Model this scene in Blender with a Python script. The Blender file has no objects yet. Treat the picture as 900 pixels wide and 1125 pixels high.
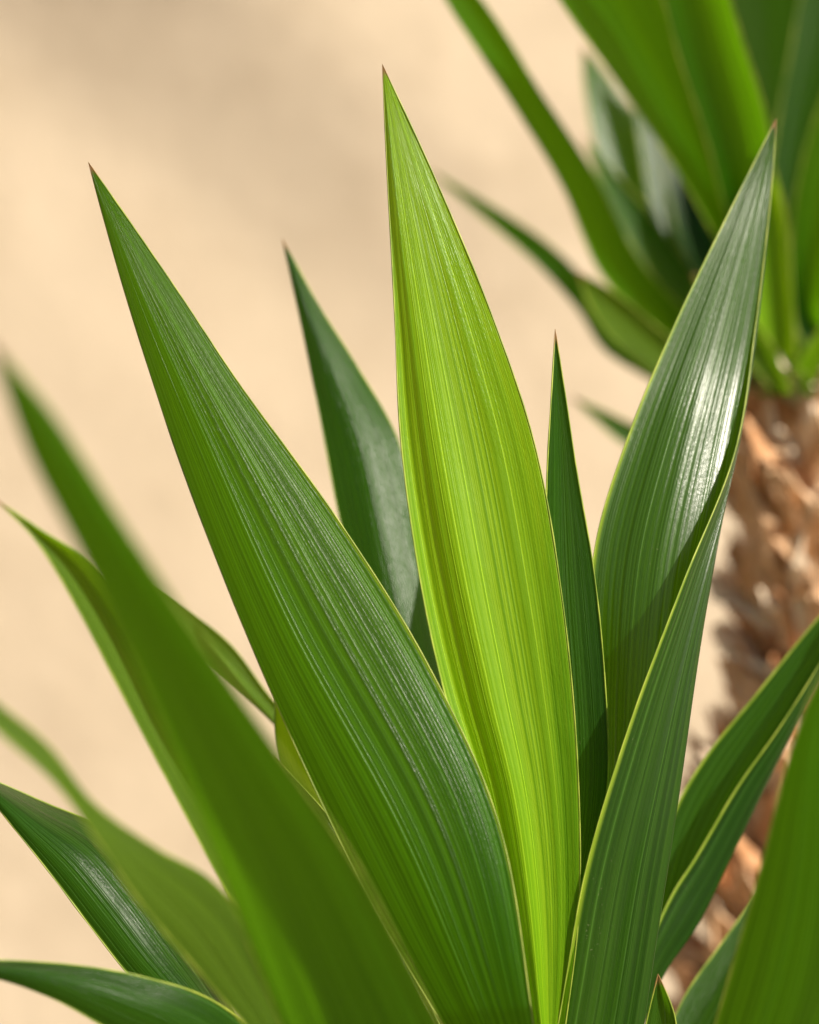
import bpy, bmesh, math, random
from mathutils import Vector, noise as mnoise

random.seed(7)
scene = bpy.context.scene
COL = scene.collection

# ------------------------------------------------------------------ camera
CAM_Z = 0.95
FOCUS = 0.970
cam_data = bpy.data.cameras.new("camera")
cam = bpy.data.objects.new("camera", cam_data)
COL.objects.link(cam)
cam.location = (0, 0, CAM_Z)
cam.rotation_euler = (math.radians(90), 0, 0)
cam_data.sensor_fit = 'VERTICAL'
cam_data.sensor_height = 36.0
cam_data.sensor_width = 28.8
cam_data.lens = 85.0
cam_data.clip_start = 0.02
cam_data.clip_end = 500
cam_data.dof.use_dof = True
cam_data.dof.focus_distance = FOCUS
cam_data.dof.aperture_fstop = 4.0
cam_data.dof.aperture_blades = 0
scene.camera = cam

# ------------------------------------------------------------------ light
SUN_DIR = Vector((0.68, -0.48, 0.54)).normalized()      # towards the sun
world = bpy.data.worlds.new("World")
scene.world = world
world.use_nodes = True
wn = world.node_tree
wn.nodes.clear()
w_out = wn.nodes.new("ShaderNodeOutputWorld")
w_bg = wn.nodes.new("ShaderNodeBackground")
w_sky = wn.nodes.new("ShaderNodeTexSky")
w_sky.sky_type = 'NISHITA'
w_sky.sun_disc = False
w_sky.sun_elevation = math.asin(SUN_DIR.z)
w_sky.sun_rotation = math.atan2(SUN_DIR.x, SUN_DIR.y)
w_sky.air_density = 0.8
w_sky.dust_density = 2.5
w_sky.ozone_density = 0.3
w_bg.inputs["Strength"].default_value = 0.05
wn.links.new(w_sky.outputs[0], w_bg.inputs[0])
wn.links.new(w_bg.outputs[0], w_out.inputs[0])

sun_data = bpy.data.lights.new("sun", 'SUN')
sun_data.energy = 5.0
sun_data.angle = math.radians(0.55)
sun_data.color = (1.0, 0.92, 0.79)
sun = bpy.data.objects.new("sun", sun_data)
COL.objects.link(sun)
sun.location = (3, -2, 5)
sun.rotation_euler = (-SUN_DIR).to_track_quat('-Z', 'Y').to_euler()

scene.view_settings.view_transform = 'Standard'
scene.view_settings.look = 'None'
scene.view_settings.exposure = 0.66
scene.view_settings.gamma = 1.0
scene.view_settings.use_curve_mapping = False
scene.render.engine = 'CYCLES'
scene.cycles.use_denoising = True
scene.cycles.max_bounces = 7
scene.cycles.transmission_bounces = 8

# ------------------------------------------------------------------ helpers
PX = 36.0 / 85.0 / 1125.0           # metres per photo pixel at 1 m


def at(x, y, d):
    """a photo pixel at distance d along the view -> a point in the place"""
    return Vector(((x - 450.0) * PX * d, d, CAM_Z - (y - 562.5) * PX * d))


def mesh_obj(name, verts, faces, mat, parent=None, smooth=True, uvs=None):
    me = bpy.data.meshes.new(name)
    me.from_pydata([tuple(v) for v in verts], [], faces)
    if uvs is not None:
        layer = me.uv_layers.new(name="UVMap")
        buf = []
        for poly in me.polygons:
            for vi in poly.vertices:
                buf.extend(uvs[vi])
        layer.data.foreach_set("uv", buf)
    if smooth:
        me.polygons.foreach_set("use_smooth", [True] * len(me.polygons))
    me.materials.append(mat)
    me.update()
    ob = bpy.data.objects.new(name, me)
    COL.objects.link(ob)
    ob.parent = parent
    return ob


def empty(name, loc):
    ob = bpy.data.objects.new(name, None)
    ob.location = loc
    ob.empty_display_size = 0.05
    COL.objects.link(ob)
    return ob


def child(ob, parent):
    """parent without moving: the mesh is written in world coordinates"""
    ob.parent = parent
    ob.matrix_parent_inverse.identity()
    loc = parent.location
    p = parent.parent
    off = Vector(loc) if p is None else None
    if off is not None:
        ob.location = -off
    return ob


def catmull(pts, n):
    """n samples, even in arc length, of a Catmull-Rom curve through pts"""
    P = [Vector(p) for p in pts]
    P = [P[0] * 2 - P[1]] + P + [P[-1] * 2 - P[-2]]
    dense = []
    for i in range(1, len(P) - 2):
        p0, p1, p2, p3 = P[i - 1], P[i], P[i + 1], P[i + 2]
        t0 = 0.0
        t1 = t0 + max((p1 - p0).length, 1e-6) ** 0.5
        t2 = t1 + max((p2 - p1).length, 1e-6) ** 0.5
        t3 = t2 + max((p3 - p2).length, 1e-6) ** 0.5
        for k in range(24):
            t = t1 + (t2 - t1) * k / 24.0
            a1 = p0 * ((t1 - t) / (t1 - t0)) + p1 * ((t - t0) / (t1 - t0))
            a2 = p1 * ((t2 - t) / (t2 - t1)) + p2 * ((t - t1) / (t2 - t1))
            a3 = p2 * ((t3 - t) / (t3 - t2)) + p3 * ((t - t2) / (t3 - t2))
            b1 = a1 * ((t2 - t) / (t2 - t0)) + a2 * ((t - t0) / (t2 - t0))
            b2 = a2 * ((t3 - t) / (t3 - t1)) + a3 * ((t - t1) / (t3 - t1))
            dense.append(b1 * ((t2 - t) / (t2 - t1)) + b2 * ((t - t1) / (t2 - t1)))
    dense.append(P[-2].copy())
    cum = [0.0]
    for a, b in zip(dense, dense[1:]):
        cum.append(cum[-1] + (b - a).length)
    out, j = [], 0
    for k in range(n):
        s = cum[-1] * k / (n - 1)
        while j < len(cum) - 2 and cum[j + 1] < s:
            j += 1
        f = (s - cum[j]) / max(cum[j + 1] - cum[j], 1e-9)
        out.append(dense[j].lerp(dense[j + 1], f))
    return out


def lerp_list(vals, t):
    if len(vals) == 1:
        return vals[0]
    x = t * (len(vals) - 1)
    i = min(int(x), len(vals) - 2)
    f = x - i
    p1, p2 = vals[i], vals[i + 1]
    p0 = vals[i - 1] if i > 0 else 2 * p1 - p2
    p3 = vals[i + 2] if i + 2 < len(vals) else 2 * p2 - p1
    m1, m2 = (p2 - p0) / 2, (p3 - p1) / 2
    return (2 * f ** 3 - 3 * f * f + 1) * p1 + (f ** 3 - 2 * f * f + f) * m1 + (3 * f * f - 2 * f ** 3) * p2 + (f ** 3 - f * f) * m2


# ------------------------------------------------------------------ materials
class NT:
    def __init__(self, name):
        self.mat = bpy.data.materials.new(name)
        self.mat.use_nodes = True
        self.t = self.mat.node_tree
        self.t.nodes.clear()

    def n(self, kind, **kw):
        nd = self.t.nodes.new(kind)
        for k, v in kw.items():
            if k.startswith("_"):
                setattr(nd, k[1:], v)
        return nd

    def link(self, a, b):
        self.t.links.new(a, b)

    def val(self, sock, v):
        if isinstance(v, bpy.types.NodeSocket):
            self.link(v, sock)
        else:
            sock.default_value = v

    def math(self, op, a, b=0.0, c=None, clamp=False):
        nd = self.n("ShaderNodeMath", _operation=op, _use_clamp=clamp)
        self.val(nd.inputs[0], a)
        self.val(nd.inputs[1], b)
        if c is not None:
            self.val(nd.inputs[2], c)
        return nd.outputs[0]

    def mix(self, f, a, b):
        nd = self.n("ShaderNodeMix", _data_type='RGBA')
        self.val(nd.inputs[0], f)
        for s, v in ((nd.inputs[6], a), (nd.inputs[7], b)):
            if isinstance(v, bpy.types.NodeSocket):
                self.link(v, s)
            else:
                s.default_value = (*v, 1.0)
        return nd.outputs[2]

    def step(self, x, lo, hi):
        nd = self.n("ShaderNodeMapRange", _interpolation_type='SMOOTHSTEP')
        self.val(nd.inputs[0], x)
        nd.inputs[1].default_value = lo
        nd.inputs[2].default_value = hi
        nd.inputs[3].default_value = 0.0
        nd.inputs[4].default_value = 1.0
        return nd.outputs[0]

    def noise(self, vec, scale=1.0, detail=2.0, rough=0.5, dist=0.0):
        nd = self.n("ShaderNodeTexNoise")
        nd.inputs["Scale"].default_value = scale
        nd.inputs["Detail"].default_value = detail
        nd.inputs["Roughness"].default_value = rough
        nd.inputs["Distortion"].default_value = dist
        self.link(vec, nd.inputs["Vector"])
        return nd.outputs[0]


def leaf_material(name, dark, mid, light, glow, transl=0.34, rough=0.36, bump=1.0, spec=0.40, dents=1.0, ribs=0.5, tip=(0.34, 0.20, 0.08)):
    m = NT(name)
    uv = m.n("ShaderNodeUVMap", _uv_map="UVMap")
    sep = m.n("ShaderNodeSeparateXYZ")
    m.link(uv.outputs[0], sep.inputs[0])
    u, v = sep.outputs[0], sep.outputs[1]
    info = m.n("ShaderNodeObjectInfo")
    rnd = m.math('MULTIPLY', info.outputs["Random"], 57.0)

    def co(a, b):
        c = m.n("ShaderNodeCombineXYZ")
        m.link(m.math('MULTIPLY_ADD', u, a, rnd), c.inputs[0])
        m.link(m.math('MULTIPLY', v, b), c.inputs[1])
        m.link(rnd, c.inputs[2])
        return c.outputs[0]

    broad = m.noise(co(5.0, 1.6), detail=1.0)
    veins = m.noise(co(62.0, 1.0), detail=2.0, rough=0.55)
    fine = m.noise(co(210.0, 2.2), detail=1.0)
    vor = m.n("ShaderNodeTexVoronoi", _voronoi_dimensions='1D')
    vor.inputs["Scale"].default_value = 1.0
    m.link(m.math('MULTIPLY_ADD', u, 13.0, rnd), vor.inputs["W"])
    hair = vor.outputs["Distance"]
    ripple = m.noise(co(60.0, 420.0), detail=2.0, rough=0.65)
    blotch = m.noise(co(3.0, 14.0), detail=3.0)

    c = m.mix(m.step(broad, 0.32, 0.68), dark, mid)
    c = m.mix(m.math('MULTIPLY', m.step(veins, 0.42, 0.75), 0.55), c, light)
    c = m.mix(m.math('MULTIPLY', m.step(fine, 0.5, 0.75), 0.35), c, light)
    c = m.mix(m.math('MULTIPLY', m.step(veins, 0.44, 0.26), 0.40), c, dark)
    # thin pale veins: narrow bands where a smooth noise crosses a level
    pale = m.math('MULTIPLY', m.step(hair, 0.045, 0.012), m.step(broad, 0.38, 0.62))
    c = m.mix(m.math('MULTIPLY', pale, 0.6), c, tuple(min(1, x * 1.9 + 0.02) for x in light))
    c = m.mix(m.math('MULTIPLY', m.step(blotch, 0.55, 0.8), 0.25), c, mid)
    # small pale scars and dust
    speck = m.noise(co(75.0, 900.0), detail=2.0, rough=0.7)
    patch = m.noise(co(4.0, 22.0), detail=2.0)
    c = m.mix(m.math('MULTIPLY', m.math('MULTIPLY', m.step(speck, 0.64, 0.74), m.step(patch, 0.5, 0.7)), 0.45), c, (0.30, 0.33, 0.16))
    # yellow rim of the blade and dried brown tip
    edge = m.math('MINIMUM', u, m.math('SUBTRACT', 1.0, u))
    c = m.mix(m.math('MULTIPLY', m.step(edge, 0.020, 0.004), 0.8), c, (0.30, 0.42, 0.03))
    tipn = m.math('MULTIPLY_ADD', ripple, 0.004, v)
    tipf = m.step(tipn, 0.0085, 0.0045)
    c = m.mix(tipf, c, tip)

    rib = m.noise(co(17.0, 0.35), detail=1.0)
    h = m.math('MULTIPLY_ADD', rib, 2.2 * ribs, m.math('MULTIPLY', veins, 0.9))
    h = m.math('MULTIPLY_ADD', fine, 0.22, h)
    h = m.math('MULTIPLY_ADD', pale, 0.20, h)
    h = m.math('MULTIPLY_ADD', m.math('MULTIPLY', ripple, m.step(blotch, 0.35, 0.65)), 0.5 * dents, h)
    h = m.math('MULTIPLY_ADD', ripple, 0.16, h)
    dent = m.noise(co(6.0, 45.0), detail=2.0)
    h = m.math('MULTIPLY_ADD', dent, 1.4 * dents, h)
    bp = m.n("ShaderNodeBump")
    bp.inputs["Strength"].default_value = 0.8
    bp.inputs["Distance"].default_value = 0.00040 * bump
    m.link(h, bp.inputs["Height"])

    pr = m.n("ShaderNodeBsdfPrincipled")
    m.link(c, pr.inputs["Base Color"])
    m.link(m.math('MULTIPLY_ADD', veins, 0.16, rough - 0.08), pr.inputs["Roughness"])
    pr.inputs["IOR"].default_value = 1.45
    pr.inputs["Specular IOR Level"].default_value = spec
    m.link(bp.outputs[0], pr.inputs["Normal"])
    tr = m.n("ShaderNodeBsdfTranslucent")
    g = m.mix(m.math('MULTIPLY', m.step(veins, 0.35, 0.7), 0.8), tuple(x * 0.62 for x in glow), glow)
    g = m.mix(m.math('MULTIPLY', pale, 0.5), g, tuple(min(0.9, x * 1.25) for x in glow))
    g = m.mix(tipf, g, tip)
    m.link(g, tr.inputs["Color"])
    m.link(bp.outputs[0], tr.inputs["Normal"])
    ms = m.n("ShaderNodeMixShader")
    ms.inputs[0].default_value = transl
    m.link(pr.outputs[0], ms.inputs[1])
    m.link(tr.outputs[0], ms.inputs[2])
    out = m.n("ShaderNodeOutputMaterial")
    m.link(ms.outputs[0], out.inputs[0])
    return m.mat


def margin_material():
    m = NT("leaf_margin_yellow")
    uv = m.n("ShaderNodeUVMap", _uv_map="UVMap")
    sep = m.n("ShaderNodeSeparateXYZ")
    m.link(uv.outputs[0], sep.inputs[0])
    tc = m.n("ShaderNodeTexCoord")
    nz = m.noise(tc.outputs["Object"], scale=90, detail=2)
    c = m.mix(m.step(nz, 0.35, 0.65), (0.23, 0.33, 0.03), (0.42, 0.50, 0.07))
    c = m.mix(m.step(m.math('MULTIPLY_ADD', nz, 0.006, sep.outputs[1]), 0.014, 0.006), c, (0.36, 0.20, 0.07))
    pr = m.n("ShaderNodeBsdfPrincipled")
    m.link(c, pr.inputs["Base Color"])
    pr.inputs["Roughness"].default_value = 0.42
    tr = m.n("ShaderNodeBsdfTranslucent")
    m.link(c, tr.inputs["Color"])
    ms = m.n("ShaderNodeMixShader")
    ms.inputs[0].default_value = 0.3
    m.link(pr.outputs[0], ms.inputs[1])
    m.link(tr.outputs[0], ms.inputs[2])
    out = m.n("ShaderNodeOutputMaterial")
    m.link(ms.outputs[0], out.inputs[0])
    return m.mat


M_MATURE = leaf_material("leaf_mature_green", (0.005, 0.028, 0.0008), (0.012, 0.058, 0.001), (0.040, 0.140, 0.002),
                         (0.26, 0.68, 0.004), transl=0.50, rough=0.28, spec=0.26, dents=0.32)
M_DEEP = leaf_material("leaf_deep_green", (0.005, 0.024, 0.002), (0.010, 0.042, 0.003), (0.024, 0.080, 0.006),
                       (0.14, 0.46, 0.005), transl=0.34, rough=0.27, spec=0.27)
M_YOUNG = leaf_material("leaf_young_yellow_green", (0.080, 0.225, 0.002), (0.150, 0.345, 0.003), (0.310, 0.510, 0.012),
                        (0.50, 0.84, 0.006), transl=0.46, rough=0.32)
M_OLIVE = leaf_material("leaf_olive_green", (0.034, 0.080, 0.006), (0.060, 0.130, 0.010), (0.105, 0.190, 0.020),
                        (0.30, 0.58, 0.006), transl=0.42, rough=0.36)
M_GLOSS = leaf_material("leaf_glossy_green", (0.008, 0.034, 0.002), (0.016, 0.058, 0.003), (0.036, 0.105, 0.006),
                        (0.19, 0.50, 0.006), transl=0.34, rough=0.27, spec=0.65, dents=0.30, ribs=1.6, bump=1.2)
M_MARGIN = margin_material()


def bark_material(name, a, b, c3, seedoff):
    m = NT(name)
    tc = m.n("ShaderNodeTexCoord")
    info = m.n("ShaderNodeObjectInfo")
    mp = m.n("ShaderNodeMapping")
    m.link(tc.outputs["Object"], mp.inputs["Vector"])
    cx = m.n("ShaderNodeCombineXYZ")
    m.link(m.math('MULTIPLY_ADD', info.outputs["Random"], 31.0, seedoff), cx.inputs[0])
    m.link(m.math('MULTIPLY', info.outputs["Random"], 17.0), cx.inputs[1])
    m.link(cx.outputs[0], mp.inputs["Location"])
    n1 = m.noise(mp.outputs[0], scale=60, detail=4, rough=0.6)
    n2 = m.noise(mp.outputs[0], scale=260, detail=3, rough=0.6)
    c = m.mix(m.step(n1, 0.35, 0.65), a, b)
    c = m.mix(m.math('MULTIPLY', m.step(n2, 0.5, 0.7), 0.6), c, c3)
    c = m.mix(m.math('MULTIPLY', info.outputs["Random"], 0.35), c, a)
    bp = m.n("ShaderNodeBump")
    bp.inputs["Strength"].default_value = 0.9
    bp.inputs["Distance"].default_value = 0.002
    m.link(m.math('MULTIPLY_ADD', n2, 0.5, n1), bp.inputs["Height"])
    pr = m.n("ShaderNodeBsdfPrincipled")
    m.link(c, pr.inputs["Base Color"])
    pr.inputs["Roughness"].default_value = 0.92
    pr.inputs["Specular IOR Level"].default_value = 0.15
    m.link(bp.outputs[0], pr.inputs["Normal"])
    out = m.n("ShaderNodeOutputMaterial")
    m.link(pr.outputs[0], out.inputs[0])
    return m.mat


M_BARK = bark_material("bark_red_brown", (0.46, 0.22, 0.10), (0.62, 0.35, 0.18), (0.72, 0.50, 0.32), 0.0)
M_BARK_TAN = bark_material("bark_tan", (0.64, 0.40, 0.22), (0.76, 0.54, 0.35), (0.82, 0.66, 0.49), 3.0)
M_BARK_PALE = bark_material("bark_pale_scar", (0.76, 0.60, 0.44), (0.85, 0.74, 0.58), (0.88, 0.80, 0.68), 9.0)
M_CORE = bark_material("bark_core_dark", (0.20, 0.085, 0.036), (0.32, 0.15, 0.07), (0.42, 0.23, 0.12), 5.0)


def wall_material():
    m = NT("beige_plaster")
    tc = m.n("ShaderNodeTexCoord")
    big = m.noise(tc.outputs["Object"], scale=2.2, detail=3, rough=0.55)
    mid = m.noise(tc.outputs["Object"], scale=14, detail=4, rough=0.6)
    fine = m.noise(tc.outputs["Object"], scale=170, detail=4, rough=0.65)
    c = m.mix(m.step(big, 0.3, 0.7), (0.565, 0.460, 0.328), (0.63, 0.518, 0.375))
    c = m.mix(m.math('MULTIPLY', m.step(mid, 0.40, 0.70), 0.45), c, (0.50, 0.400, 0.278))
    c = m.mix(m.math('MULTIPLY', m.step(fine, 0.5, 0.75), 0.25), c, (0.66, 0.56, 0.43))
    bp = m.n("ShaderNodeBump")
    bp.inputs["Strength"].default_value = 0.8
    bp.inputs["Distance"].default_value = 0.004
    m.link(m.math('MULTIPLY_ADD', fine, 0.35, m.math('MULTIPLY', mid, 0.9)), bp.inputs["Height"])
    pr = m.n("ShaderNodeBsdfPrincipled")
    m.link(c, pr.inputs["Base Color"])
    pr.inputs["Roughness"].default_value = 0.92
    m.link(bp.outputs[0], pr.inputs["Normal"])
    out = m.n("ShaderNodeOutputMaterial")
    m.link(pr.outputs[0], out.inputs[0])
    return m.mat


def ground_material():
    m = NT("sandy_ground")
    tc = m.n("ShaderNodeTexCoord")
    a = m.noise(tc.outputs["Object"], scale=3, detail=5)
    b = m.noise(tc.outputs["Object"], scale=60, detail=4)
    c = m.mix(m.step(a, 0.3, 0.7), (0.17, 0.12, 0.075), (0.22, 0.16, 0.10))
    c = m.mix(m.math('MULTIPLY', m.step(b, 0.5, 0.7), 0.5), c, (0.12, 0.08, 0.05))
    bp = m.n("ShaderNodeBump")
    bp.inputs["Distance"].default_value = 0.01
    m.link(b, bp.inputs["Height"])
    pr = m.n("ShaderNodeBsdfPrincipled")
    m.link(c, pr.inputs["Base Color"])
    pr.inputs["Roughness"].default_value = 0.95
    m.link(bp.outputs[0], pr.inputs["Normal"])
    out = m.n("ShaderNodeOutputMaterial")
    m.link(pr.outputs[0], out.inputs[0])
    return m.mat


# ------------------------------------------------------------------ setting
WALL_Y = 2.05
g = mesh_obj("ground", [(-40, -40, 0), (40, -40, 0), (40, 40, 0), (-40, 40, 0)], [(0, 1, 2, 3)], ground_material(), smooth=False)
g["kind"] = "structure"

wv, wf = [], []
NX, NZ = 160, 90
for k in range(NZ + 1):
    for i in range(NX + 1):
        x = -4 + 8 * i / NX
        z = -0.05 + 3.05 * k / NZ
        dy = 0.006 * mnoise.noise(Vector((x * 2.3, z * 2.3, 0.7))) + 0.0016 * mnoise.noise(Vector((x * 9, z * 9, 3.1)))
        wv.append((x, WALL_Y + dy, z))
for k in range(NZ):
    for i in range(NX):
        a = k * (NX + 1) + i
        wf.append((a, a + 1, a + NX + 2, a + NX + 1))
b0 = len(wv)
wv += [(-4, WALL_Y + .22, -.05), (4, WALL_Y + .22, -.05), (4, WALL_Y + .22, 3.0), (-4, WALL_Y + .22, 3.0)]
tl, tr_ = NZ * (NX + 1), NZ * (NX + 1) + NX
wf += [(b0 + 1, b0, b0 + 3, b0 + 2), (b0 + 3, tl, tr_, b0 + 2), (0, tl, b0 + 3, b0), (NX, b0 + 1, b0 + 2, tr_)]
wall = mesh_obj("wall", wv, wf, wall_material())
wall["label"] = "plain beige plaster wall behind the plants"
wall["category"] = "wall"

# ------------------------------------------------------------------ leaf builder
NS, NC = 110, 22          # stations along, divisions across


def build_leaf(plant, L, R, dep, K=None, kf=0.5, off=(0, 0, 0), mat=None, crease=0.35, base=None,
               label=None, rim=0.00040, wav=1.0, ns=NS, prof=None, NC=NC, pstart=0):
    """L, R, K: rails from tip to base as photo points; dep: distances from tip to base;
    off: extra distance of the left rim, keel and right rim; base: where the leaf joins the stem (point, half width)."""
    ox = plant.location
    rails = []
    for rail in (L, R) if K is None else (L, R, K):
        px = catmull([(p[0], p[1], 0) for p in rail], ns)
        rails.append(px)
    nst = ns
    pts = []
    for j in range(3):
        row = []
        for i in range(nst):
            t = i / (nst - 1)
            if j == 0:
                p = rails[0][i]
            elif j == 1:
                p = rails[1][i]
            elif K is not None:
                p = rails[2][i]
            else:
                p = rails[0][i].lerp(rails[1][i], kf)
            d = lerp_list(dep, t)
            o = (off[0], off[2], off[1])[j]
            o = lerp_list(o, t) if isinstance(o, (list, tuple)) else o
            w = min(1.0, t / 0.30)
            w = w * (2 - w)
            row.append(at(p.x, p.y, d + o * w))
        pts.append(row)
    if base is not None:
        bc, bw, bup = base
        ext = 26
        for j in range(3):
            end, prev = pts[j][-1], pts[j][-5]
            tang = (end - prev).normalized()
            side = (-1, 1, 0)[j]
            tgt = bc + Vector((side * bw, 0.006 * (1 if j == 2 else -1), 0))
            dist = (tgt - end).length
            h1 = end + tang * dist * 0.45
            h2 = tgt + bup * dist * 0.35
            for k in range(1, ext + 1):
                t = k / ext
                pts[j].append(end * (1 - t) ** 3 + h1 * 3 * t * (1 - t) ** 2 + h2 * 3 * t * t * (1 - t) + tgt * t ** 3)
        nst += ext
    Lp, Rp, Kp = pts
    seed = random.random() * 100
    verts, uvs, faces = [], [], []
    vlen = 0.0
    la = sum((a - b).length for a, b in zip(Lp, Kp))
    lb = sum((a - b).length for a, b in zip(Kp, Rp))
    sk = la / (la + lb)
    for i in range(nst):
        if i:
            vlen += (Kp[i] - Kp[i - 1]).length
        l, k, r = Lp[i], Kp[i], Rp[i]
        ctrl = k * 2 - (l + r) * 0.5
        width = (l - k).length + (k - r).length
        amp = min(width * 0.012, 0.0007) * wav
        nrm = (r - l).cross(Vector((0, 0, 1)))
        nrm = nrm.normalized() if nrm.length > 1e-9 else Vector((0, -1, 0))
        for c in range(NC + 1):
            s = c / NC
            q = 0.5 * s / sk if s < sk else 0.5 + 0.5 * (s - sk) / (1 - sk)
            poly = l.lerp(k, q * 2) if q < 0.5 else k.lerp(r, q * 2 - 1)
            bez = l * (1 - q) ** 2 + ctrl * 2 * q * (1 - q) + r * q * q
            p = bez.lerp(poly, crease)
            if prof:
                for (qa, da), (qb, db) in zip(prof, prof[1:]):
                    if qa <= q <= qb:
                        f = (q - qa) / (qb - qa)
                        p = p + Vector((0, (da + (db - da) * f * f * (3 - 2 * f)) * max(0.0, min(1.0, (i - pstart) / 36)), 0))
                        break
            # shallow lengthwise pleats and a slow wave, as in a real blade
            p = p + nrm * amp * (mnoise.noise(Vector((s * 9 + seed, vlen * 3, 0))) + 0.8 * mnoise.noise(Vector((s * 2.5, vlen * 14, seed))))
            verts.append(p - ox)
            uvs.append((s, vlen))
    for i in range(nst - 1):
        for c in range(NC):
            a = i * (NC + 1) + c
            faces.append((a, a + 1, a + NC + 2, a + NC + 1))
    leaf = mesh_obj("leaf", verts, faces, mat, plant, uvs=uvs)
    if label:
        leaf["label"] = label
    # raised rim running up one side, over the tip and down the other
    path = []
    for i in range(nst - 1, 0, -1):
        path.append((i, i * (NC + 1)))
    path.append((0, NC // 2))
    for i in range(1, nst):
        path.append((i, i * (NC + 1) + NC))
    rv, rf, ruv = [], [], []
    S = 6
    for q, (i, vi) in enumerate(path):
        p = verts[vi]
        a = verts[path[max(q - 1, 0)][1]]
        b = verts[path[min(q + 1, len(path) - 1)][1]]
        tg = (b - a)
        tg = tg.normalized() if tg.length > 1e-9 else Vector((1, 0, 0))
        e1 = tg.cross(Vector((0, 1, 0)))
        e1 = e1.normalized() if e1.length > 1e-6 else Vector((1, 0, 0))
        e2 = tg.cross(e1)
        rad = rim * (0.75 + 0.35 * mnoise.noise(Vector((q * 0.13, seed, 0)))) * min(1.0, 0.55 + i / 12)
        for s in range(S):
            an = 2 * math.pi * s / S
            rv.append(p + e1 * math.cos(an) * rad + e2 * math.sin(an) * rad)
            ruv.append((s / S, uvs[vi][1]))
    for q in range(len(path) - 1):
        for s in range(S):
            a, b = q * S + s, q * S + (s + 1) % S
            rf.append((a, b, b + S, a + S))
    mesh_obj("leaf_margin", rv, rf, M_MARGIN, leaf, uvs=ruv)
    return leaf


# ------------------------------------------------------------------ trunk builder
def flake_mesh(name, mat, w, h, seed):
    rnd = random.Random(seed)
    vs, fs = [], []
    nx, nz = 4, 3
    for layer, dz in ((0, 0.0), (1, -0.0025)):
        for k in range(nz + 1):
            for i in range(nx + 1):
                x = (i / nx - 0.5) * w * (1.0 - 0.72 * (k / nz) ** 1.3) + rnd.uniform(-.07, .07) * w
                z = (k / nz) * h + (rnd.uniform(-.38, .30) * h if k == nz else 0)
                y = -0.010 * (k / nz) ** 1.8 + 0.35 * (x * x) / w + rnd.uniform(-.0012, .0012) - dz
                vs.append((x, y, z))
    n = (nx + 1) * (nz + 1)
    for k in range(nz):
        for i in range(nx):
            a = k * (nx + 1) + i
            fs.append((a, a + 1, a + nx + 2, a + nx + 1))
            fs.append((a + n, a + n + nx + 1, a + n + nx + 2, a + n + 1))
    rim = [i for i in range(nx + 1)] + [k * (nx + 1) + nx for k in range(1, nz + 1)] + \
          [nz * (nx + 1) + i for i in range(nx - 1, -1, -1)] + [k * (nx + 1) for k in range(nz - 1, 0, -1)]
    for a, b in zip(rim, rim[1:] + rim[:1]):
        fs.append((b, a, a + n, b + n))
    me = bpy.data.meshes.new(name)
    me.from_pydata(vs, [], fs)
    me.materials.append(mat)
    me.update()
    return me


def build_trunk(plant, path, radii, flakes, z_from=0.0, seed=1):
    """path, radii: from the ground up, in the place's own coordinates"""
    ox = Vector(plant.location)
    n = 90
    ctr = catmull(path, n)
    vs, fs = [], []
    S = 40
    for i in range(n):
        r = lerp_list(radii, i / (n - 1))
        for s in range(S):
            an = 2 * math.pi * s / S
            k = 1 + 0.10 * mnoise.noise(Vector((math.cos(an) * 2.2, math.sin(an) * 2.2, ctr[i].z * 16 + seed))) + 0.04 * math.sin(ctr[i].z * 190 + 3 * math.sin(an * 2))
            vs.append(ctr[i] + Vector((math.cos(an) * r * k, math.sin(an) * r * k, 0)) - ox)
    for i in range(n - 1):
        for s in range(S):
            a, b = i * S + s, i * S + (s + 1) % S
            fs.append((a, b, b + S, a + S))
    fs.append(tuple(range((n - 1) * S, n * S)))
    fs.append(tuple(reversed(range(S))))
    trunk = mesh_obj("trunk", vs, fs, M_CORE, plant)
    rnd = random.Random(seed)
    if flakes:
        kinds = [flake_mesh("bark_flake", mt, w, h, q) for q, (mt, w, h) in enumerate([
            (M_BARK, 0.034, 0.036), (M_BARK, 0.022, 0.040), (M_BARK_TAN, 0.034, 0.034), (M_BARK_TAN, 0.020, 0.042),
            (M_BARK_PALE, 0.030, 0.024), (M_BARK_PALE, 0.018, 0.034), (M_BARK_TAN, 0.026, 0.038)])]
        zs = [c.z for c in ctr]
        for q in range(flakes):
            t = q / (flakes - 1)
            z = z_from + (zs[-1] - .02 - z_from) * t
            i = min(range(n), key=lambda j: abs(zs[j] - z))
            r = lerp_list(radii, i / (n - 1))
            an = q * 2.399963 + rnd.uniform(-.25, .25)
            me = kinds[rnd.choices(range(7), (3, 3, 5, 5, 4, 4, 2))[0]]
            f = bpy.data.objects.new("bark_flake", me)
            COL.objects.link(f)
            f.parent = trunk
            f.location = ctr[i] + Vector((math.cos(an) * r * 1.0, math.sin(an) * r * 1.0, rnd.uniform(-.006, .006))) - ox
            f.rotation_euler = (rnd.uniform(0.0, 0.7), rnd.uniform(-.7, .7), an + math.pi / 2 + rnd.uniform(-.25, .25))
            sc = rnd.uniform(.8, 1.6)
            f.scale = (sc, sc, sc * rnd.uniform(.8, 1.2))
    return trunk


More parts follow.
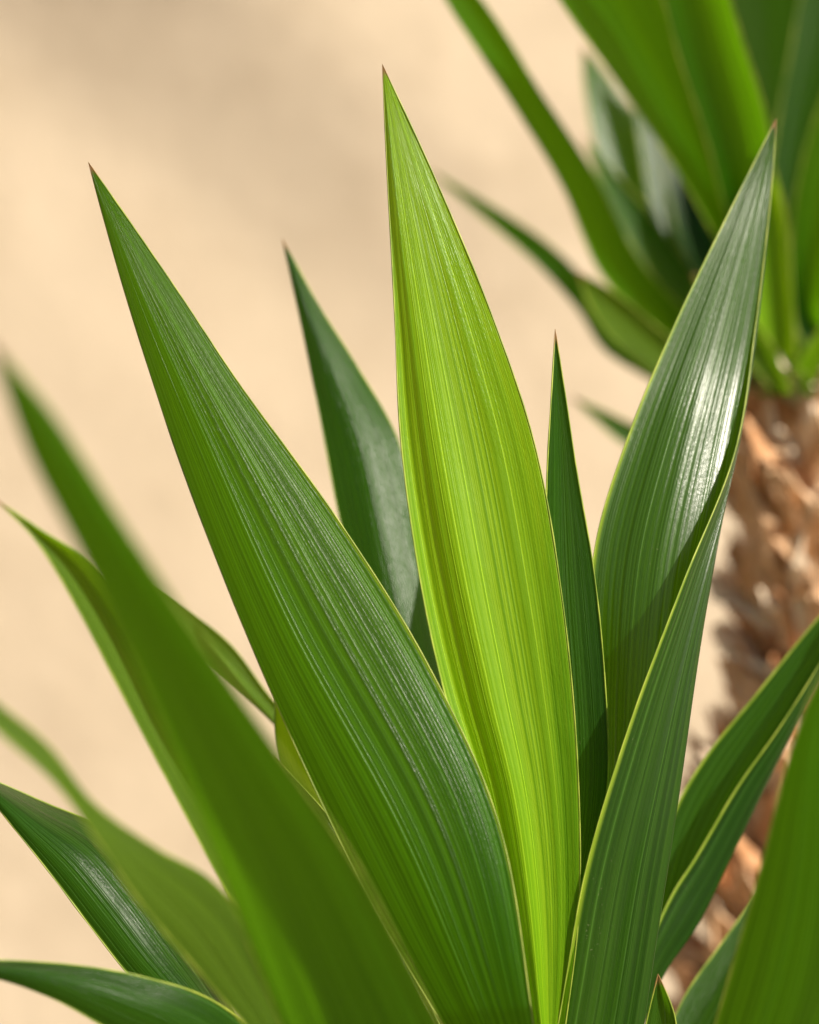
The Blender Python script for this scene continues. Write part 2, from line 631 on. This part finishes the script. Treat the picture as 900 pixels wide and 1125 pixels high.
# ------------------------------------------------------------------ the yucca in focus
FG_BASE = at(560, 1345, 0.985)
fg = empty("yucca_plant", (FG_BASE.x, FG_BASE.y, 0))
fg["label"] = "large glossy green yucca in front, its pointed sword leaves in sharp focus"
fg["category"] = "plant"
fg["group"] = "yucca plants"
build_trunk(fg, [(FG_BASE.x, FG_BASE.y, -0.02), (FG_BASE.x + .012, FG_BASE.y, .25), (FG_BASE.x - .006, FG_BASE.y, .5), (FG_BASE.x, FG_BASE.y, FG_BASE.z + .03)],
            [0.055, 0.046, 0.042, 0.034], 0, seed=4)


def fgb(dx, dy, dz, hw=0.022, up=(0, 0, 1)):
    return (FG_BASE + Vector((dx, dy, dz)), hw, Vector(up).normalized())


# big dark leaf leaning left
build_leaf(fg, L=[(97, 178), (140, 330), (204, 525), (300, 765), (400, 975), (500, 1150)],
           R=[(97, 178), (190, 312), (262, 420), (372, 572), (470, 730), (548, 905), (590, 1150)],
           K=[(97, 178), (160, 330), (228, 480), (325, 690), (445, 910), (545, 1150)],
           dep=[0.968, 0.958, 0.946, 0.933, 0.922], off=(0.003, -0.003, [0, .001, .005, .002, -.012]), crease=0.25, mat=M_MATURE,
           base=fgb(-.012, -.018, .0), label="large dark green leaf leaning left with a glossy sheen")
# bright young leaf in the middle
build_leaf(fg, L=[(420, 70), (426, 200), (433, 330), (441, 490), (462, 640), (488, 760), (528, 890), (575, 1150)],
           R=[(420, 70), (480, 200), (540, 345), (588, 490), (618, 660), (634, 830), (636, 1000), (618, 1150)],
           K=[(420, 70), (433, 200), (447, 330), (467, 490), (494, 640), (522, 760), (556, 890), (594, 1150)],
           dep=[0.975, 0.964, 0.957, 0.955], off=(0.003, 0.0, 0.002), crease=1.0, NC=48, pstart=16,
           prof=[(0, -.003), (.2, .0005), (.44, .0006), (.50, -.0008), (.56, -.0020), (.74, .001), (.88, .0008), (1, -.0005)], mat=M_YOUNG,
           base=fgb(0, .004, .02, .018), label="bright yellow-green young leaf standing upright at the centre")
# folded leaf leaning right
build_leaf(fg, L=[(853, 130), (795, 245), (742, 355), (690, 480), (654, 600), (646, 740), (648, 860), (652, 960), (650, 1150)],
           K=[(853, 130), (846, 220), (829, 370), (803, 520), (772, 700), (738, 940), (705, 1150)],
           R=[(853, 130), (848, 200), (829, 360), (806, 498), (748, 645), (690, 800), (643, 955), (608, 1150)],
           dep=[1.052, 1.009, .974, .964, .966], off=([0, .006, .016, .028, .028], [0, .017, .014, .010, .006], [0, .016, .002, -.005, -.006]), crease=0.7, NC=36,
           prof=[(0, 0), (.27, -.0045), (.5, 0), (.80, .001), (1, -.002)], mat=M_GLOSS,
           base=fgb(.022, -.014, .0), label="folded glossy leaf leaning right with pale sheen")
# narrow dark leaf between the two
build_leaf(fg, L=[(610, 362), (606, 430), (601, 520), (600, 600), (606, 760), (612, 900), (612, 1000)],
           K=[(610, 362), (613, 430), (617, 520), (620, 640), (630, 800), (630, 900), (622, 1000)],
           R=[(610, 362), (622, 440), (634, 520), (653, 630), (665, 750), (668, 860), (650, 960), (636, 1000)],
           dep=[0.978, 0.974, 0.970, 0.972], off=(-0.007, 0.004, 0.003), crease=0.8, mat=M_DEEP,
           base=fgb(.012, .016, .02, .014), label="narrow dark leaf between the bright leaf and the folded leaf")
# darker leaf behind, left of the middle
build_leaf(fg, L=[(310, 262), (333, 365), (352, 460), (372, 565), (395, 660), (440, 800), (500, 1000)],
           R=[(310, 262), (350, 335), (392, 402), (438, 485), (468, 610), (494, 740), (530, 880), (570, 1000)],
           dep=[1.10, 1.08, 1.05, 1.01], off=(0.004, -0.002, 0.010), crease=0.3, mat=M_DEEP,
           base=fgb(-.006, .018, .02, .018), label="slightly blurred dark leaf behind the large left leaf")
# blurred leaf reaching towards the viewer
build_leaf(fg, L=[(-12, 372), (32, 496), (106, 640), (172, 785), (232, 930), (318, 1150)],
           R=[(-12, 372), (58, 456), (145, 590), (222, 705), (302, 820), (388, 945), (495, 1150)],
           dep=[0.64, 0.67, 0.73, 0.82], off=(0.001, -0.004, -0.002), crease=0.3, mat=M_MATURE,
           base=fgb(-.020, -.034, -.03, .02, (-.35, -.5, .8)), label="blurred leaf reaching forward at left")
# leaf behind it, tip at the left edge
build_leaf(fg, L=[(-8, 546), (38, 592), (85, 668), (125, 745), (180, 850), (260, 1000), (330, 1120)],
           R=[(-8, 546), (42, 580), (90, 612), (140, 680), (200, 800), (300, 950), (390, 1120)],
           dep=[0.86, 0.88, 0.90, 0.93], off=(-0.004, 0.006, 0.0), crease=0.4, mat=M_OLIVE,
           base=fgb(-.028, -.01, -.03, .018, (-.5, -.1, .8)), label="thin leaf half hidden behind the blurred front leaf")
build_leaf(fg, L=[(100, 605), (175, 690), (240, 742), (300, 795), (370, 880), (440, 1020)],
           R=[(100, 605), (200, 667), (252, 707), (302, 772), (380, 850), (470, 1000)],
           dep=[1.09, 1.08, 1.06, 1.03], off=(-0.006, 0.004, 0.004), crease=0.4, mat=M_OLIVE,
           base=fgb(-.024, .01, -.02, .018, (-.5, .3, .8)))
# bright sliver between the two big left leaves
build_leaf(fg, L=[(318, 690), (303, 765), (307, 835), (338, 905), (380, 985), (450, 1120)],
           R=[(318, 690), (345, 740), (380, 830), (420, 920), (470, 1020), (520, 1120)],
           dep=[1.03, 1.03, 1.02, 1.0], off=(0.0, 0.001, 0.004), crease=0.4, mat=M_YOUNG,
           base=fgb(-.014, .006, -.02, .018, (-.2, .1, .9)))
build_leaf(fg, L=[(300, 830), (335, 905), (375, 985), (430, 1120)],
           R=[(300, 830), (375, 915), (410, 985), (480, 1120)],
           dep=[0.995, 0.99, 0.98], off=(0.004, -0.003, -0.006), crease=0.4, mat=M_GLOSS,
           base=fgb(-.016, 0, -.03, .016, (-.3, 0, .9)))
# low leaves on the left
build_leaf(fg, L=[(-110, 690), (-60, 752), (0, 806), (62, 862), (108, 925), (152, 990), (212, 1060), (290, 1150)],
           R=[(-110, 690), (-50, 735), (0, 775), (52, 818), (105, 884), (172, 932), (238, 972), (330, 1120)],
           K=[(-110, 690), (-55, 744), (0, 792), (60, 838), (112, 902), (170, 955), (232, 1012), (310, 1140)],
           dep=[0.70, 0.74, 0.79, 0.86], off=(0.0, 0.005, 0.008), crease=0.4, mat=M_OLIVE,
           base=fgb(-.030, -.024, -.035, .02, (-.6, -.3, .6)), label="blurred yellow-green leaf low at the left")
build_leaf(fg, L=[(-60, 838), (-20, 868), (20, 915), (62, 968), (105, 1025), (150, 1080), (230, 1150)],
           R=[(-60, 838), (0, 860), (55, 884), (110, 908), (160, 960), (215, 1040), (262, 1120)],
           dep=[0.985, 0.98, 0.975, 0.965], off=(-0.004, -0.003, 0.022), crease=0.3, mat=M_DEEP,
           base=fgb(-.034, -.006, -.035, .02, (-.7, 0, .6)), label="dark shiny leaf low at the left edge")
build_leaf(fg, L=[(-120, 1068), (-60, 1068), (0, 1076), (60, 1098), (115, 1128), (180, 1165), (260, 1210)],
           R=[(-120, 1068), (-60, 1055), (0, 1055), (80, 1060), (160, 1074), (235, 1100), (320, 1170)],
           dep=[0.86, 0.88, 0.90, 0.93], off=(0.0, -0.003, 0.006), crease=0.3, mat=M_DEEP,
           base=fgb(-.036, -.012, -.045, .02, (-.8, -.2, .4)), label="grey-green leaf arching out at the bottom left")
# leaves on the right
build_leaf(fg, L=[(1010, 560), (950, 625), (900, 678), (830, 764), (778, 828), (742, 890), (715, 990), (690, 1150)],
           K=[(1010, 560), (955, 660), (905, 742), (846, 855), (804, 942), (768, 1015), (728, 1075), (690, 1180)],
           R=[(1010, 560), (952, 640), (902, 728), (856, 800), (812, 862), (766, 940), (735, 990), (670, 1150)],
           dep=[1.10, 1.07, 1.05, 1.02], off=(0.012, 0.003, -0.004), crease=0.5, mat=M_DEEP,
           base=fgb(.030, .004, -.03, .02, (.6, .1, .7)), label="broad folded leaf pointing to the right edge")
build_leaf(fg, L=[(918, 715), (890, 765), (862, 848), (838, 945), (808, 1050), (770, 1180)],
           R=[(918, 715), (930, 800), (945, 900), (952, 1000), (940, 1100), (900, 1200)],
           dep=[0.80, 0.82, 0.85, 0.88], off=(-0.004, -0.002, 0.016), crease=0.3, mat=M_MATURE,
           base=fgb(.030, -.036, -.045, .02, (.5, -.6, .6)), label="blurred bright leaf at the lower right corner")
build_leaf(fg, L=[(905, 900), (860, 945), (830, 985), (790, 1040), (752, 1095), (715, 1180)],
           R=[(905, 900), (880, 960), (862, 1010), (838, 1060), (800, 1130), (750, 1200)],
           dep=[1.10, 1.08, 1.06, 1.04], off=(0.004, 0.002, -0.010), crease=0.4, mat=M_DEEP,
           base=fgb(.034, .012, -.04, .02, (.7, .1, .6)))
build_leaf(fg, L=[(723, 1070), (718, 1090), (712, 1115), (700, 1170)],
           R=[(723, 1070), (734, 1095), (742, 1120), (745, 1180)],
           dep=[0.985, 0.985, 0.985], off=(0.0, 0.003, 0.0), crease=0.5, mat=M_GLOSS,
           base=fgb(.026, 0, -.04, .014, (.3, 0, .9)), ns=60)

# ------------------------------------------------------------------ the blurred yucca behind
BG_TOP = at(885, 415, 1.42)
bgx = at(905, 900, 1.42)
bg = empty("yucca_plant", (bgx.x - .02, bgx.y, 0))
bg["label"] = "out-of-focus yucca with a brown scaly trunk behind at the right"
bg["category"] = "plant"
bg["group"] = "yucca plants"
build_trunk(bg, [(bgx.x - .05, bgx.y, -0.03), (bgx.x - .035, bgx.y, .35), at(862, 1100, 1.42), at(900, 850, 1.42), at(908, 640, 1.42), (BG_TOP.x, BG_TOP.y, BG_TOP.z - .004)],
            [0.070, 0.058, 0.050, 0.042, 0.040, 0.033], 300, z_from=0.60, seed=11)


def bgl(L, R, dep, mat, bx=0, by=0, bz=0, hw=.02, up=(0, 0, 1), **kw):
    build_leaf(bg, L=L, R=R, dep=dep, mat=mat, base=(BG_TOP + Vector((bx, by, bz)), hw, Vector(up).normalized()), rim=.0006, ns=70, **kw)


# back row first
bgl([(800, -160), (798, -60), (800, 20), (815, 110), (840, 220)], [(800, -160), (850, -80), (882, 0), (880, 100), (866, 220)],
    [1.55, 1.53, 1.50, 1.46], M_DEEP, by=.02, off=(0, .006, 0))
bgl([(640, 50), (643, 100), (655, 165), (680, 240), (715, 320)], [(640, 50), (672, 90), (712, 150), (742, 230), (756, 320)],
    [1.475, 1.468, 1.458, 1.447], M_GLOSS, bx=-.02, by=.015, up=(-.5, .2, .8), off=(0, .006, .016), label="pale shiny leaf catching the sun")
bgl([(690, 60), (700, 140), (715, 230), (735, 310), (770, 370)], [(690, 60), (735, 130), (765, 220), (785, 300), (810, 370)],
    [1.465, 1.458, 1.45, 1.44], M_GLOSS, bx=-.015, by=.01, up=(-.4, .1, .8), off=(0, .006, .016))
bgl([(470, 186), (530, 238), (590, 290), (635, 340), (665, 385), (720, 420)], [(470, 186), (540, 226), (605, 270), (650, 315), (690, 355), (740, 395)],
    [1.50, 1.49, 1.47, 1.45], M_DEEP, bx=-.03, by=.01, bz=-.01, up=(-.8, .2, .3), off=(0, .003, 0))
# middle row
bgl([(455, -70), (490, 0), (560, 108), (618, 205), (660, 300), (720, 370)], [(455, -70), (525, -5), (598, 108), (655, 195), (702, 285), (760, 350)],
    [1.28, 1.31, 1.36, 1.41], M_MATURE, bx=-.025, by=-.005, up=(-.7, 0, .6), off=(0, .007, .004))
bgl([(540, -130), (615, 0), (680, 92), (738, 178), (786, 262), (825, 340)], [(540, -130), (690, -60), (745, 40), (780, 130), (812, 220), (850, 320)],
    [1.20, 1.27, 1.34, 1.40], M_MATURE, bx=-.012, by=-.02, up=(-.5, -.2, .8), off=(0, .010, .004))
bgl([(700, -120), (722, -30), (745, 60), (775, 150), (805, 260), (840, 350)], [(700, -120), (780, -50), (818, 50), (846, 150), (852, 260), (872, 350)],
    [1.22, 1.28, 1.35, 1.41], M_MATURE, bx=-.004, by=-.012, up=(-.2, -.1, .9), off=(0, .008, 0))
bgl([(935, -120), (885, -20), (868, 60), (852, 150), (845, 240), (858, 330)], [(935, -120), (935, 0), (910, 90), (890, 170), (878, 250), (892, 330)],
    [1.44, 1.43, 1.42, 1.41], M_DEEP, bx=.006, by=.002, up=(.1, 0, .9), off=(0, .006, 0))
bgl([(985, -20), (930, 50), (892, 140), (872, 230), (868, 320)], [(985, -20), (980, 90), (950, 180), (925, 260), (905, 330)],
    [1.36, 1.37, 1.38, 1.40], M_MATURE, bx=.014, by=-.012, up=(.3, -.1, .9), off=(0, .007, 0))
bgl([(1100, 60), (1030, 130), (970, 210), (925, 290), (900, 350)], [(1100, 60), (1060, 160), (1005, 240), (960, 310), (925, 370)],
    [1.40, 1.40, 1.40, 1.41], M_OLIVE, bx=.024, by=-.006, up=(.7, -.1, .6), off=(0, .006, 0))
# front, low
bgl([(634, 298), (650, 340), (690, 390), (740, 428), (800, 445)], [(634, 298), (676, 322), (722, 360), (772, 400), (830, 430)],
    [1.34, 1.36, 1.38, 1.40], M_OLIVE, bx=-.03, by=-.012, bz=-.01, up=(-.8, -.2, .3), off=(0, .004, 0))
bgl([(628, 436), (655, 462), (690, 490), (730, 500), (780, 470)], [(628, 436), (665, 452), (700, 468), (735, 474), (790, 445)],
    [1.44, 1.44, 1.44, 1.43], M_DEEP, bx=-.034, by=.006, bz=-.015, up=(-.8, .1, -.1), off=(0, .003, 0))
bgl([(838, 150), (820, 230), (820, 310), (836, 390)], [(838, 150), (862, 230), (870, 310), (876, 400)],
    [1.35, 1.36, 1.37], M_YOUNG, bx=-.008, by=-.03, bz=-.004, up=(-.1, -.4, .8), off=(0, .006, 0))
bgl([(960, 280), (925, 330), (898, 365), (872, 405)], [(960, 280), (945, 345), (920, 390), (890, 425)],
    [1.34, 1.36, 1.37], M_YOUNG, bx=.016, by=-.032, bz=-.01, up=(.5, -.4, .4), off=(0, .005, 0))
bgl([(715, 90), (728, 180), (745, 260), (775, 330), (812, 390)], [(715, 90), (768, 170), (790, 255), (815, 320), (848, 390)],
    [1.47, 1.46, 1.44, 1.42], M_DEEP, bx=-.014, by=-.024, bz=-.004, up=(-.4, -.3, .7), off=(0, .006, 0))

# more of the crown behind, filling it
bgl([(600, 150), (620, 205), (648, 258), (690, 320), (750, 380)], [(600, 150), (642, 190), (678, 240), (715, 295), (775, 360)],
    [1.50, 1.48, 1.46, 1.44], M_DEEP, bx=-.022, by=.012, up=(-.6, .2, .6), off=(0, .004, .004))
bgl([(690, -120), (690, -20), (705, 90), (735, 190), (780, 290)], [(690, -120), (740, -30), (765, 90), (785, 190), (815, 290)],
    [1.52, 1.50, 1.48, 1.45], M_DEEP, bx=-.008, by=.02, up=(-.3, .2, .8), off=(0, .005, 0))
bgl([(640, 150), (672, 230), (715, 300), (765, 360), (815, 405)], [(640, 150), (702, 220), (752, 285), (800, 345), (842, 402)],
    [1.45, 1.44, 1.43, 1.41], M_MATURE, bx=-.016, by=-.028, bz=-.006, up=(-.5, -.3, .6), off=(0, .005, .003))
bgl([(800, 60), (798, 150), (806, 240), (826, 330), (846, 400)], [(800, 60), (832, 140), (846, 240), (858, 330), (872, 400)],
    [1.46, 1.45, 1.44, 1.43], M_DEEP, bx=0, by=.004, off=(0, .004, 0))
bgl([(985, 150), (930, 220), (895, 290), (868, 370)], [(985, 150), (965, 250), (930, 320), (894, 390)],
    [1.46, 1.45, 1.44], M_DEEP, bx=.018, by=.008, up=(.5, .1, .7), off=(0, .005, 0))
bgl([(760, 300), (780, 345), (812, 385), (845, 425)], [(760, 300), (812, 335), (845, 375), (868, 425)],
    [1.33, 1.35, 1.37], M_OLIVE, bx=-.014, by=-.036, bz=-.012, up=(-.4, -.5, .4), off=(0, .005, 0))

# ------------------------------------------------------------------ taller yucca out of view, shading the wall from the right
def spread_leaf(plant, base, yaw_dir, length, width, rise, droop, mat):
    ox = Vector(plant.location)
    n = 16
    vs, fs, uv = [], [], []
    side = yaw_dir.cross(Vector((0, 0, 1))).normalized()
    for i in range(n + 1):
        t = i / n
        c = base + yaw_dir * length * t + Vector((0, 0, rise * t * length - droop * t * t * length))
        w = width * (0.55 + 1.5 * t - 0.6 * t * t) * (1 - t ** 2.2) + 0.0004
        for q, dz in ((-1, .0), (-.5, -.004), (0, -.010), (.5, -.004), (1, .0)):
            vs.append(c + side * w * 0.5 * q + Vector((0, 0, dz * (1 - t))) - ox)
            uv.append((q * .5 + .5, length * (1 - t)))
    for i in range(n):
        for q in range(4):
            a = i * 5 + q
            fs.append((a, a + 1, a + 6, a + 5))
    return mesh_obj("leaf", vs, fs, mat, plant, uvs=uv)


W0 = at(-230, -130, WALL_Y)
T0 = W0 + SUN_DIR * 10.5
tall = empty("yucca_plant", (T0.x, T0.y, 0))
tall["label"] = "tall yucca out of view to the right that throws soft shade on the wall"
tall["category"] = "plant"
tall["group"] = "yucca plants"
build_trunk(tall, [(T0.x + .05, T0.y, -.03), (T0.x - .03, T0.y, T0.z * .4), (T0.x, T0.y, T0.z + .02)], [.09, .07, .045], 0, seed=9)
rr = random.Random(5)
for k in range(24):
    a = k * 2.399963
    el = 0.15 + 0.9 * (k / 24.0)
    d = Vector((math.cos(a), math.sin(a), 0))
    spread_leaf(tall, T0 + d * .03, d, rr.uniform(.50, .68), rr.uniform(.038, .050), 1.4 * el - .5, rr.uniform(.15, .5), M_MATURE)
